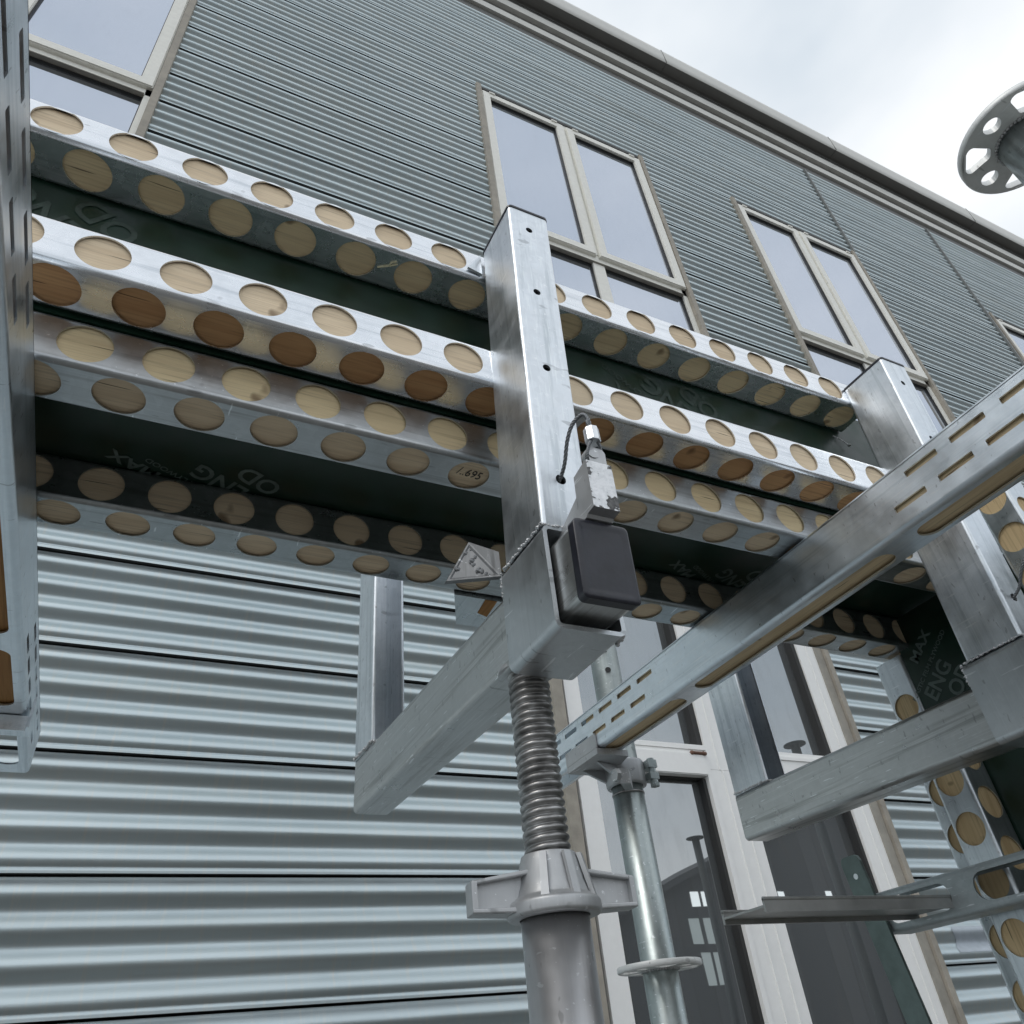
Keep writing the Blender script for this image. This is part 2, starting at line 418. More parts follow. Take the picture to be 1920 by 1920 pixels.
def section(mb, O, U, V, W, L, a, b, rc, faces=None, t=.003, caps=(True, True), inner=False, rim=True):
    """hollow rolled section from O along unit U for L; cross axes V (size a), W (size b).
    faces: dict 'v-','v+','w-','w+' -> None (absent) or list of strips (s0,s1,holes) in face coordinates."""
    O, U, V, W = Vector(O), Vector(U), Vector(V), Vector(W)
    faces = faces or {}
    F = {'w-': (lambda u, s: O+U*u+V*s, a, -W), 'w+': (lambda u, s: O+U*u+V*s+W*b, a, W),
         'v-': (lambda u, s: O+U*u+W*s, b, -V), 'v+': (lambda u, s: O+U*u+W*s+V*a, b, V)}
    for k, (fn, size, nrm) in F.items():
        st = faces.get(k, [(rc, size-rc, [])])
        if st is None: continue
        for s0, s1, holes in st: strip(mb, fn, 0, L, s0, s1, holes, t, nrm)
    # rounded corners
    for sv, sw in ((0, 0), (1, 0), (1, 1), (0, 1)):
        cv = rc if sv == 0 else a-rc; cw = rc if sw == 0 else b-rc
        rows = []
        for i in range(6):
            an = R(90*i/5)
            dv = -math.cos(an) if sv == 0 else math.cos(an); dw = -math.sin(an) if sw == 0 else math.sin(an)
            p = O+V*(cv+rc*dv)+W*(cw+rc*dw); rows.append([p, p+U*L])
        mb.grid(rows, True)
    def outline(ins, n=5):
        P = []
        r = max(rc-ins, .0006)
        for (cv, cw, a0) in ((a-ins-r, b-ins-r, 0), (ins+r, b-ins-r, 90), (ins+r, ins+r, 180), (a-ins-r, ins+r, 270)):
            for i in range(n+1):
                an = R(a0+90*i/n); P.append((cv+r*math.cos(an), cw+r*math.sin(an)))
        return P
    Po, Pi = outline(0), outline(t)
    for e, u in ((0, 0), (1, L)):
        if caps[e]: mb.quad([O+U*u+V*p[0]+W*p[1] for p in Po])
        elif rim:
            n = len(Po)
            for i in range(n):
                j = (i+1) % n
                mb.quad([O+U*u+V*q[0]+W*q[1] for q in (Po[i], Po[j], Pi[j], Pi[i])])
    if inner:
        mb.grid([[O+U*u+V*p[0]+W*p[1] for p in Pi] for u in (0, L)], False, True)
X, Y, Z = Vector((1, 0, 0)), Vector((0, 1, 0)), Vector((0, 0, 1))
# ------------------------------------------------------------------ setting
g = MB(); g.quad([(-400, -400, -CZ), (400, -400, -CZ), (400, 400, -CZ), (-400, 400, -CZ)])
tag(g.build('ground', GROUND), kind='structure')
D = 2.4
bld = thing('clad_factory_building', 'long factory clad in horizontal corrugated metal, tall framed windows under an overhanging gutter', 'building', (4, D, -CZ))
PP = .13345*D; Z0 = .0893*D
AMP = .0122
def amp(z):
    """the upper storey carries a deeper sheet than the ground floor"""
    return .0100 if z < 1.15*D else .0138
def panels(z0, z1):
    """(rows of one sheet, rows of the open joint under it) for every sheet between z0 and z1"""
    k = math.floor((z0-Z0)/PP)-1
    while Z0+k*PP < z1:
        b = Z0+k*PP; A = amp(b)
        f = lambda ph: A*math.sin(2*math.pi*4*(ph-.925))
        sheet = [(b+.0024, -.40*A), (b+.008, -.42*A), (b+.0135, -.40*A)]+[(b+(.05+.938*i/64)*PP, f(.05+.938*i/64)) for i in range(65)]
        top = b+.988*PP
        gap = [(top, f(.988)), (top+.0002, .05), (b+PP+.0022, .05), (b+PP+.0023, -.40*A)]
        c = lambda L: [(z, y) for z, y in L if z0 <= z <= z1]
        yield c(sheet), c(gap)
        k += 1
def wall_rows(z0, z1):
    return [q for s_, g_ in panels(z0, z1) for q in s_]
def corr(mb, x0, x1, z0, z1):
    for s_, g_ in panels(z0, z1):
        if len(s_) > 1: mb.grid([[(x0, D+y, z), (x1, D+y, z)] for z, y in s_], True)
        if len(g_) > 1: mb.grid([[(x0, D+y, z), (x1, D+y, z)] for z, y in g_], False, mi=1)  # open joint faces coloured dark for the shade inside
UPW = [(-.868, -.218), (.606, 1.262), (1.666, 2.316), (3.174, 3.824), (4.234, 4.884)]
zb, zt, UW0, UW1, LW0, LW1 = -CZ, 3.275*D, 1.36*D, 2.625*D, -.55*D, .98*D
wl = MB()
xs = -3.2*D
for a, b in UPW+[(6.0, 6.0)]:
    corr(wl, xs, a*D, zb, zt)
    if b > a:
        corr(wl, a*D, b*D, UW1, zt)
        if abs(a-.606) < .01: corr(wl, a*D, b*D, LW1, UW0); corr(wl, a*D, b*D, zb, LW0)
        else: corr(wl, a*D, b*D, zb, UW0)
    xs = b*D
wall = wl.build('corrugated_wall', [CORR, GAPSHADE], bld, fix=False)
bw = MB(); bw.box(-3.2*D, 6*D, D+.5, D+.6, zb, zt); bw.build('backing_wall', GAPSHADE, bld)
# trims between wall sheets
TRM = simple('dull joint trim', (.20, .21, .21), .5, .6)
for x, z0, z1 in ((2.322, 2.63, 3.275), (3.150, 1.36, 3.275), (.594, .98, 1.36), (4.22, 1.36, 3.275)):
    tr = MB(); tr.box(x*D-.010, x*D+.010, D-.030, D+.01, z0*D, z1*D); tr.build('joint_trim', TRM, bld)
# eaves
ev = MB()
def evb(y0, y1, z0, z1, mi): ev.box(-3.2*D, 6*D, y0, y1, z0*D, z1*D, mi)
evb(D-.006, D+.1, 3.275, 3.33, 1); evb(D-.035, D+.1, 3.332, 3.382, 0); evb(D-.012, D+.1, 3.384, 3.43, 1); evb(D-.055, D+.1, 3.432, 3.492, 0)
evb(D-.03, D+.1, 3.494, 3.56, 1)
ev.build('fascia', [FASC, FASCD], bld)
GY0 = .934*D
gt = MB()
prof = [(D-.03, 3.562*D), (D-.06, 3.556*D), (GY0+.004, 3.556*D), (GY0+.004, 3.60*D)]
gt.grid([[(-3.2*D, y, z), (6*D, y, z)] for y, z in prof], False)
gt.build('gutter', simple('grey brown gutter', (.17, .165, .155), .55, 0, .08, 6), bld, fix=False)
gl = MB()
prof = [(GY0+.003, 3.558*D), (GY0-.002, 3.560*D), (GY0-.006, 3.60*D), (GY0-.008, 3.655*D), (GY0-.004, 3.680*D), (GY0+.010, 3.690*D), (GY0+.05, 3.690*D)]
gl.grid([[(-3.2*D, y, z), (6*D, y, z)] for y, z in prof], True)
gl.build('gutter_lip', FASC, bld, fix=False)
for x in (.66, 1.57, 2.6, 3.65, 4.7):
    q = MB(); q.box(x*D-.003, x*D+.003, GY0-.0095, GY0+.0, 3.558*D, 3.682*D); q.build('gutter_joint', FASCD, bld)
    q = MB(); q.box(x*D-.003, x*D+.003, GY0+.002, D-.06, 3.5535*D, 3.5565*D); q.build('gutter_joint', FASCD, bld)
rf = MB(); rf.quad([(-3.2*D, GY0+.05, 3.689*D), (6*D, GY0+.05, 3.689*D), (6*D, D+6, 3.689*D+1.4), (-3.2*D, D+6, 3.689*D+1.4)]); rf.build('roof', CORR, bld)
# ---- windows
def frame_rect(mb, x0, x1, z0, z1, wdt, y0, y1, mi=0):
    mb.box(x0, x1, y0, y1, z0, z0+wdt, mi); mb.box(x0, x1, y0, y1, z1-wdt, z1, mi)
    mb.box(x0, x0+wdt, y0, y1, z0+wdt, z1-wdt, mi); mb.box(x1-wdt, x1, y0, y1, z0+wdt, z1-wdt, mi)
def pane(parent, x0, x1, z0, z1, y, m, tilt=0.0):
    p = MB(); p.box(x0, x1, y, y+.006, z0, z1); o = p.build('pane', m, parent); return o
def sash(parent, x0, x1, z0, z1, m, gm, w=.062, y=D-.018, gz=.03):
    s = MB(); frame_rect(s, x0, x1, z0, z1, w, y, y+.05)
    frame_rect(s, x0+.006, x1-.006, z0+.006, z1-.006, w-.010, y-.007, y-.0005)   # raised outer bead
    o = s.build('sash', m, parent)
    q = MB(); frame_rect(q, x0+w+.0006, x1-w-.0006, z0+w+.0006, z1-w-.0006, .006, y+.012, y+.047); q.build('gasket', SEAL, parent)
    pane(parent, x0+w-.004, x1-w+.004, z0+w-.004, z1-w+.004, y+gz-.004, gm)
wi = 0
for ci, (a, b) in enumerate(UPW):
    x0, x1 = a*D, (a+.652)*D
    wf = MB()
    # flashings at the sides and sill of the opening
    wf.box(x0, x0+.040, D-.030, D+.12, UW0, UW1, 1)
    wf.box(x1-.038, x1, D-.030, D+.12, UW0, UW1, 1)
    wf.box(x0+.041, x1-.039, D-.012, D+.12, UW1-.035, UW1, 2)  # black head strip stands in for the shadow line under the cladding
    wf.box(x0+.041, x1-.039, D-.030, D+.12, UW0, UW0+.04, 1)
    # fixed frame
    fx0, fx1 = x0+.041, x1-.039
    zt_ = 1.845*D
    wf.box(fx0, fx1, D+.002, D+.075, zt_-.05, zt_+.045, 0)
    wf.box(fx0, fx1, D-.004, D+.075, UW1-.075, UW1-.036, 0)
    wf.box(fx0, fx0+.035, D+.002, D+.075, UW0+.04, UW1-.076, 0)
    wf.box(fx1-.035, fx1, D+.002, D+.075, UW0+.04, UW1-.076, 0)
    xm = (fx0+fx1)/2
    wf.box(xm-.045, xm+.045, D+.002, D+.075, UW0+.04, zt_-.051, 0)
    wf.box(xm-.012, xm+.012, D-.004, D+.07, zt_+.046, UW1-.076, 0)
    wf.box(fx0+.036, fx1-.036, D-.010, D+.07, zt_-.056, zt_-.051, 3)
    win = wf.build('window', [CREAMF, BEIGE, SEAL, BEIGEG], bld)
    for s0, s1 in ((fx0+.004, xm-.014), (xm+.014, fx1-.004)):
        sash(win, s0, s1, zt_+.012, UW1-.080, CREAMF, GLASSU, .070)
        for hx in (s0+.06, s1-.11):
            hp = MB(); hp.box(hx, hx+.05, D-.034, D-.0255, UW1-.094, UW1-.079); hp.build('hinge', CREAMF, win)
    for s0, s1 in ((fx0+.035, xm-.045), (xm+.045, fx1-.035)):
        q = MB(); frame_rect(q, s0+.001, s1-.001, UW0+.041, zt_-.057, .007, D+.016, D+.05); q.build('gasket', SEAL, win)
        pane(win, s0, s1, UW0+.04, zt_-.05, D+.028, GLASSU)
# lower tall window
x0, x1 = .589*D, 1.255*D
wf = MB()
wf.box(x0, x0+.048, D-.034, D+.12, LW0, LW1, 1)
wf.box(x1-.030, x1, D-.040, D+.12, LW0, LW1, 1)
wf.box(x1-.080, x1-.032, D-.026, D+.12, LW0, LW1, 2)
wf.box(x0+.060, .6145*D+.001, D-.010, D+.1, LW0, LW1, 3)
fx0, fx1 = .6145*D+.002, 1.2215*D
wf.box(fx0, fx0+.068, D-.020, D+.06, LW0, LW1, 0)
wf.box(fx1-.110, fx1, D-.020, D+.06, LW0, LW1, 0)
wf.box(fx1-.052, fx1-.046, D-.024, D-.0205, LW0, LW1, 0)
mx0, mx1 = .876*D, .919*D
wf.box(mx0, mx1, D-.020, D+.06, .386*D, LW1, 0)
wf.box(mx0+.045, mx0+.050, D-.024, D-.0205, .386*D, LW1, 0)
wf.box(mx0-.004, .947*D, D-.020, D+.06, LW0, .3855*D, 0)
wf.box(mx0+.055, mx0+.060, D-.025, D-.0205, LW0, .3855*D, 0)
wf.box(mx0+.115, mx0+.119, D-.025, D-.0205, LW0, .3855*D, 0)
# transom
wf.box(fx0+.0685, mx0-.0005, D-.020, D+.06, .4185*D, .4265*D, 0)
wf.box(fx0+.0685, mx0-.0005, D-.014, D+.06, .411*D, .418*D, 0)
wf.box(mx1+.0005, fx1-.1105, D-.020, D+.06, .375*D, .4265*D, 0)
wf.box(mx1+.0005, fx1-.1105, D-.026, D-.0205, .412*D, .418*D, 0)
lw = wf.build('window', [WHITEF, BEIGE, BEIGEG, SEAL], bld)
s_ = MB()
s_.box(fx0+.0005, .6485*D, D-.027, D-.0205, LW0+.01, .4105*D); s_.box(.866*D, mx0-.0045, D-.026, D+.045, LW0+.01, .4105*D)
s_.box(.6487*D, .8658*D, D-.026, D+.045, .3745*D, .4105*D); s_.box(.6487*D, .8658*D, D-.030, D-.0262, .376*D, .4095*D)
s_.box(.6490*D, .8655*D, D+.005, D+.044, LW0+.01, LW0+.08)
so = s_.build('sash', WHITEF, lw)
q = MB(); q.box(.650*D, .8657*D, D+.006, D+.044, .3715*D, .3744*D); q.box(.8595*D, .8657*D, D-.006, D+.044, LW0+.08, .3714*D); q.build('gasket', SEAL, lw)
q = MB(); q.box(mx0-.026, mx0-.0006, D-.01, D+.044, .4275*D, LW1); q.box(fx1-.132, fx1-.1108, D-.012, D+.044, .428*D, LW1); q.box(fx1-.126, fx1-.1108, D-.008, D+.044, LW0, .3745*D); q.build('gasket', SEAL, lw)
pane(lw, fx0+.064, mx0+.002, .42*D, LW1, D+.030, GLASSL)
pane(lw, mx1-.002, fx1-.106, .42*D, LW1, D+.030, GLASSL)
pane(lw, .6470*D, .862*D, LW0+.07, .373*D, D+.030, GLASSL)
pane(lw, .947*D-.002, fx1-.106, LW0, .378*D, D+.031, GLASSL)
hg = MB(); hg.tube([(.845*D, D-.030, .4105*D), (.871*D, D-.030, .4105*D)], .007); hg.blob((.842*D, D-.030, .4105*D), .009); hg.blob((.866*D, D-.030, .4105*D), .009)
hg.build('hinge', RUST, lw)
# sticker on cladding
st = MB()
sx0, sx1, sz0, sz1 = 1.322*D, 1.412*D, .104*D, .146*D
rows = [(z, y) for z, y in wall_rows(sz0, sz1)]
st.grid([[(sx0+.012*math.sin(z*90), D+y-.0015, z), (sx1, D+y-.0015, z)] for z, y in rows], True)
sk = st.build('film_sticker', simple('faded blue grey film', (.42, .47, .52), .45, .1, .1, 30), bld, fix=False)
def text(body, name, parent, M, size, m, off=0.0, sx=1.0, extr=0.0):
    cu = bpy.data.curves.new(name, 'FONT'); cu.body = body; cu.size = size; cu.offset = off; cu.extrude = extr
    cu.align_x = 'CENTER'; cu.align_y = 'CENTER'; cu.resolution_u = 3; cu.space_line = .9
    cu.materials.append(m)
    tmp = bpy.data.objects.new('tmp', cu); COL.objects.link(tmp)
    bpy.context.view_layer.update()
    me = bpy.data.meshes.new_from_object(tmp.evaluated_get(bpy.context.evaluated_depsgraph_get()))
    bpy.data.objects.remove(tmp)
    me.materials.clear(); me.materials.append(m)
    o = bpy.data.objects.new(name, me); COL.objects.link(o)
    o.matrix_world = M @ Matrix.Diagonal((sx, 1, 1, 1))
    if parent is not None:
        o.parent = parent; o.matrix_parent_inverse = Matrix.Translation(-Vector(parent.location)-(Vector(parent.parent.location) if parent.parent else Vector()))
    return o
def frameM(p, r, u):
    r = Vector(r).normalized(); u = Vector(u).normalized(); n = r.cross(u)
    M = Matrix((r, u, n)).transposed().to_4x4(); M.translation = Vector(p)+Vector((0, 0, CZ)); return M
# ------------------------------------------------------------------ timber filled beams
HP, HR = .0793, .026
def beam(label, ax, O, L, a, b, faces, ph, ends=(True, True), core=None, mt=None, rc=.006, name='perforated_beam', cat='formwork beam', group='timber filled perforated steel beams'):
    """ax 'x': U=X,V=Y,W=Z ; ax 'z': U=Z,V=X,W=Y. faces: which faces carry round holes; ph: phase of hole centres along U (absolute)"""
    U, V, W = {'x': (X, Y, Z), 'z': (Z, X, Y)}[ax]
    th = thing(name, label, cat, O, group)
    mb = MB(); fs = {}
    u0 = Vector(O).dot(U)
    for k in faces:
        size = b if k[0] == 'v' else a
        p = ph[k]; hs = []
        i0 = math.floor((u0-p)/HP)
        for i in range(i0, i0+int(L/HP)+3):
            uc = p+i*HP-u0
            if HR+.004 < uc < L-HR-.004: hs.append((uc, HR, circle(HR)))
        fs[k] = [(rc, size-rc, hs)]
    section(mb, O, U, V, W, L, a, b, rc, fs, t=.0022, caps=(False, False), inner=False)
    mb.build('steel_channel', mt or GX, th)
    c = MB(); e = .0040
    o2 = Vector(O)+V*e+W*e+U*.004
    p = lambda u, v, w: o2+U*u*(L-.008)+V*v*(a-2*e)+W*w*(b-2*e)
    mats = core or [WX]
    def q(pts, mi): c.quad([p(*s) for s in pts], mi=mi)
    mi = {'v-': 0, 'v+': 0, 'w-': len(mats)-1, 'w+': 0}
    q([(0,0,0), (1,0,0), (1,0,1), (0,0,1)], mi['v-']); q([(0,1,0), (1,1,0), (1,1,1), (0,1,1)], 0)
    q([(0,0,0), (1,0,0), (1,1,0), (0,1,0)], mi['w-']); q([(0,0,1), (1,0,1), (1,1,1), (0,1,1)], 0)
    q([(0,0,0), (0,1,0), (0,1,1), (0,0,1)], 0); q([(1,0,0), (1,1,0), (1,1,1), (1,0,1)], 0)
    c.build('timber_core', mats, th)
    return th
XL = -.75
# two beams on the side panel, two under the bottom panel
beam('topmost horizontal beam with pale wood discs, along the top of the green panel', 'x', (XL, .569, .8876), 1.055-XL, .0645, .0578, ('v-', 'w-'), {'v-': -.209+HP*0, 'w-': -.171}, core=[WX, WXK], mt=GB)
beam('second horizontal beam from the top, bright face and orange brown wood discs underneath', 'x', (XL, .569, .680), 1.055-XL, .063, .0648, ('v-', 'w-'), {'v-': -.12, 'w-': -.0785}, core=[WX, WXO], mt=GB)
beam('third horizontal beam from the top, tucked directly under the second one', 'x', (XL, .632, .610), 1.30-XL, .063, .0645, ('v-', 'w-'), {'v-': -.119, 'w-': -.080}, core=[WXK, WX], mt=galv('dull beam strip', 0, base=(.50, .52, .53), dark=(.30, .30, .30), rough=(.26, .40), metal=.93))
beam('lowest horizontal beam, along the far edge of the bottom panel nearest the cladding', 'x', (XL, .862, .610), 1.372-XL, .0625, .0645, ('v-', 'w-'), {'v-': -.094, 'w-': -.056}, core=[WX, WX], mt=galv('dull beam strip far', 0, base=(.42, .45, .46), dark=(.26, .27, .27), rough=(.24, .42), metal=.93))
# column panel uprights
beam('upright beam with round wood discs, far front one of the column panel behind the second frame', 'z', (1.27, .822, -CZ), .43+CZ, .065, .0645, ('v-', 'w-'), {'v-': .344-HP*.0, 'w-': .30}, core=[WZ], mt=GBV)
beam('upright beam with its top directly under the end of the lowest horizontal beam', 'z', (1.335, .889, -CZ), .606+CZ, .065, .0645, ('v-', 'w-'), {'v-': .587, 'w-': .55}, core=[WZ], mt=GBV)
beam('upright beam with one full wood disc, beside the second near post', 'z', (1.27, .530, -CZ), .78+CZ, .065, .062, ('v-', 'w-'), {'v-': .655, 'w-': .62}, core=[WZ], mt=GBV)
# ------------------------------------------------------------------ plywood
def plysheet(label, x0, x1, y0, y1, z0, z1):
    b = MB(); b.box(x0, x1, y0, y1, z0, z1)
    th = thing('plywood_sheet', label, 'plywood sheet', ((x0+x1)/2, (y0+y1)/2, z0), 'green film faced formwork plywood')
    b.build('board', PLY, th); return th
ps = plysheet('upright green film faced plywood sheet behind the two upper beams', XL, 1.20, .6345, .652, .677, .944)
pb = plysheet('green film faced plywood sheet lying flat as the bottom panel above the lower beams', XL, 1.372, .653, .945, .6755, .693)
pc = plysheet('green film faced plywood sheet of the column panel at the right', 1.3365, 1.355, .30, .888, -CZ, .672)
def prints(parent, o, r, u, od=-.034, mx=(.092, .049), k=1.0, s=.001, INK=INK):
    """one block of the diagonal print"""
    o, r, u = Vector(o), Vector(r).normalized(), Vector(u).normalized(); n = r.cross(u)*s
    text('ENG', 'printed_lettering', parent, frameM(o+n, r, u), .042*k, INK, .0009, .92)
    text('OD', 'printed_lettering', parent, frameM(o+n-u*.038*k+r*od*k, r, u), .042*k, INK, .0009, .92)
    text('MAX', 'printed_lettering', parent, frameM(o+n+u*mx[1]*k+r*mx[0]*k, r, u), .028*k, INK, .0008, 1.1)
    text('PLASTIC FILM PLYWOOD', 'printed_lettering', parent, frameM(o+n+u*.029*k+r*.015*k, r, u), .0125*k, INK, .0002, 1.05)
ang = R(208)
for cx, cy in ((.041, .853), (.90, .845), (-.42, .84), (.45, .905)):
    prints(pb, (cx, cy, .6755), (math.cos(ang), math.sin(ang), 0), (-.47, .88, 0))
for cx, cz in ((-.205, .835), (.66, .838)):
    prints(ps, (cx, .6345, cz), (math.cos(R(145)), 0, math.sin(R(145))), (-math.sin(R(145)), 0, math.cos(R(145))), mx=(.03, .049), k=1.3, INK=INK2)
for cy, cz in ((.836, .527), (.62, .15), (.80, -.1)):
    prints(pc, (1.3365, cy, cz), (0, -.78, .625), (0, .625, .78), .02, (.04, .060))
# ------------------------------------------------------------------ slotted bearers along y
def slots(u0, us, L=.050, W=.0095): return [(u-u0, L/2, stadium(L, W, .0015, 2)) for u in us]
def bearer(label, x0, w, zb_, h, y0, y1, face, us_up, us_lo, ovals, ytim, core):
    """face 'v-' or 'v+': side that shows slots"""
    O = (x0, y0, zb_)
    th = thing('slotted_bearer', label, 'steel bearer', O, 'slotted steel bearers carrying the formwork')
    rc = .007; mb = MB()
    zm = h*.55; 
    cu, cl = .586-zb_-.001, .5505-zb_
    mid = (cu+cl)/2
    st_ = [(rc, cl-(mid-cl), []), (cl-(mid-cl), mid, slots(y0, us_lo)), (mid, cu+(cu-mid), slots(y0, us_up)), (cu+(cu-mid), h-rc, [])]
    ov = [((a+b)/2-y0, (b-a)/2, stadium(b-a, .036, .018, 8)) for a, b in ovals]
    fc = {face: st_, 'w-': [(rc, .012, []), (.012, w-.012, ov), (w-.012, w-rc, [])]}
    # U=Y, V=X, W=Z
    section(mb, O, Y, X, Z, y1-y0, w, h, rc, fc, t=.0028, caps=(False, False))
    mb.build('steel_channel', GCH, th)
    c = MB(); e = .0062
    c.box(x0+e, x0+w-e, y0+.002, ytim, zb_+e, zb_+h-e, 0)
    c.mi = [0, 0, 0, 1, 0, 1] if isinstance(core, list) else c.mi
    c.build('timber_core', core, th)
    return th
P = .0713
up = [.333+P*i for i in range(-9, 4)]+[1.167+P*i for i in range(0, 6)]
lo = [.370+P*i for i in range(-9, 3)]+[1.136+P*i for i in range(0, 6)]
OV = [(-.44, -.02), (.04, .485), (.532, .968), (1.016, 1.27), (1.40, 1.56)]
bearer('slotted steel bearer overhead along the left edge of the picture', -.219, .064, .525, .083, -.35, 1.60, 'v+', up, lo, [(-.30, .02), (.07, .52), (.565, 1.065), (1.11, 1.30), (1.375, 1.56)], 1.325, [WYO, WYD])
up2 = [.354+P*i for i in range(-1, 3)]+[1.071+P*i for i in range(0, 8)]
lo2 = [.319+P*i for i in range(0, 3)]+[1.105+P*i for i in range(0, 7)]
up2 = [.282]+[.354, .424]; up2 += [1.071+P*i for i in range(0, 7)]
lo2 = [.319, .388, .458]+[1.105+P*i for i in range(0, 7)]
bearer('slotted steel bearer crossing the right half from lower left to upper right', .842, .065, .520, .088, .20, 1.60, 'v-', up2, lo2, [(.23, .485), (.532, .968), (1.016, 1.27), (1.36, 1.56)], 1.30, WY)
# clip under the left bearer
cb = MB()
cb.box(-.62, -.150, 1.335, 1.375, .508, .5235)
cb.box(-.150, -.1465, 1.335, 1.375, .508, .556)
cb.box(-.62, -.150, 1.330, 1.334, .500, .5235)
tag(cb.build('clip_bracket', GCH), 'flat steel clip bracket hooked under the end of the left bearer', 'bracket')
# stub of a cross rail behind the lowest beam
sb = MB()
foot = [(.386, .890, .606), (.441, 1.014, .606), (.530, 1.014, .606), (.475, .890, .606)]
foot = [(.4035, .9285, .606), (.441, 1.014, .606), (.545, 1.014, .606), (.5075, .9285, .606)]
sb.prism(foot, (0, 0, .06))
th = thing('stub_rail', 'short galvanised rail end with an orange slot, behind the sleeve of the first frame', 'steel rail', (.45, .97, .606))
sb.build('steel_body', GY, th)
so_ = MB(); so_.prism([(.4560, .9290, .6052), (.4760, .9290, .6052), (.4800, .978, .6052), (.4600, .970, .6052)], (0, 0, .0006)); so_.build('timber_core', WYO, th)
# ------------------------------------------------------------------ formwork frames
LEAN = -.058
WELDM = galv('rough weld zinc', 2, base=(.62, .63, .64), dark=(.3, .3, .3), rough=(.3, .6), metal=.7, grime=1.0)
def weld(mb, path, r=.0042, step=.0042):
    r *= .46; step = .0013
    pts = [Vector(p) for p in path]
    for i in range(len(pts)-1):
        d = pts[i+1]-pts[i]; n = max(1, int(d.length/step))
        for k in range(n+1):
            p = pts[i]+d*k/n
            mb.blob(p+Vector((random.uniform(-1, 1), random.uniform(-1, 1), random.uniform(-1, 1)))*.0009, r*random.uniform(.5, 1.3), (random.uniform(.6, 1.5), random.uniform(.6, 1.5), random.uniform(.5, 1.1)), 7)
LUGM = galv('dull cast lug', 2, base=(.26, .265, .27), dark=(.10, .10, .10), rough=(.45, .65), metal=.7, grime=.7, mottle=.3)
def make_frame(TX, TZ, pit, yf, S, LEAN, hl, label, lug=False):
    th = thing('formwork_frame', label, 'formwork frame', (TX+.03, .47, TZ), 'galvanised beam formwork frames')
    T = lambda x, y, z: (x+S[0], y+S[1], z+S[2])
    U = Vector((0, 1, pit)).normalized(); W = Vector((0, -pit, 1)).normalized()
    mb = MB(); section(mb, (TX, .474, TZ), U, X, W, yf-.474, .0564, .080, .007, caps=(True, True)); mb.build('cross_tube', GT, th)
    # black end cap
    ec = MB(); rcx = .0055
    A = Vector((TX-.0012, .4645, TZ-.0015))
    section(ec, A, U, X, W, .0095, .0588, .0825, rcx, caps=(False, True), rim=False)
    def ol(ins):
        P = []
        r = max(rcx-ins*.4, .002); a, b = .0588, .0825
        for (cv, cw, a0) in ((a-ins-r, b-ins-r, 0), (ins+r, b-ins-r, 90), (ins+r, ins+r, 180), (a-ins-r, ins+r, 270)):
            for i in range(6):
                an = R(a0+90*i/5); P.append((cv+r*math.cos(an), cw+r*math.sin(an)))
        return P
    rows = [[A+U*y+X*p[0]+W*p[1] for p in ol(i)] for i, y in ((0, 0), (.0008, -.0012), (.0030, -.0019), (.0060, -.0018), (.0080, -.0013), (.010, -.0012))]
    ec.grid(rows, True, True); ec.quad(rows[-1])
    ec.build('end_cap', BLACKP, th)
    # far fixed post
    zf = TZ+.0795+pit*(yf-.0925-.474)
    mb = MB(); section(mb, (TX-.0016, yf-.0925, zf), Z, X, Y, .50, .0525, .0905, .005, {'w-': None}, t=.0035, caps=(False, True))
    o_ = Vector((TX-.0016, yf-.0925, zf))
    mb.grid([[o_+X*a_+Y*b_+Z*u_ for a_, b_ in ((.0035, .004), (.0035, .087), (.049, .087), (.049, .004))] for u_ in (0, .49)], False); fp = mb.build('fixed_post', GPOST, th)
    wb = MB(); weld(wb, [(TX-.001, yf-.002, zf+.004), (TX-.001, yf-.093, zf+.001), (TX+.0515, yf-.093, zf+.001)], .0048, .0028); wb.build('weld_bead', WELDM, th)
    # sliding post
    Uz = Vector((0, LEAN, 1)).normalized(); Wy = Vector((0, 1, -LEAN)).normalized()
    mb = MB()
    holes = [(z-.424, q_, circle(q_, 18)) for z, q_ in ((.4835, .0060), (.640, .0050), (.768, .0050), (.889, .0048))]
    section(mb, T(.3145, .504, .424), Uz, X, Wy, hl, .0580, .0850, .0045, {'w-': [(.0045, .0200, []), (.0200, .0345, holes), (.0345, .0535, [])]}, t=.0035, caps=(False, False))
    sp = mb.build('sliding_post', GPOST, th)
    cp = MB(); o = Vector(T(.3135, .503, .424))+Uz*(hl+.0003)
    section(cp, o, Uz, X, Wy, .0035, .060, .087, .006, caps=(True, True)); cp.build('top_cap', BLACKP, th)
    # sleeve
    mb = MB(); section(mb, T(.3135, .504, .3125), Y, X, Z, .0945, .0735, .1115, .008, t=.0045, caps=(False, False), inner=True)
    mb.build('sleeve', GSL, th)
    wb = MB()
    weld(wb, [T(.3142, .592, .4245), T(.3142, .5045, .4245), T(.3745, .5045, .4245)], .0036, .003)
    wb.build('weld_bead', WELDM, th)
    wb = MB(); weld(wb, [T(.3140, .5985, .424), T(.3140, .5985, .395)], .003); wb.build('weld_bead', WELDM, th)
    wb = MB(); weld(wb, [T(.386, .510, .316), T(.3880, .522, .314)], .005); wb.build('weld_bead', WELDM, th)
    # triangular gusset lug behind the sleeve
    if not lug: return th
    lg = MB()
    a, b, c = Vector(T(.270, .640, .4330)), Vector(T(.2925, .6260, .4790)), Vector(T(.3185, .605, .4270))
    dd = Vector((.002, .012, .003))
    cc = (a+b+c)/3
    def ins(p, k): return p+(cc-p)*k
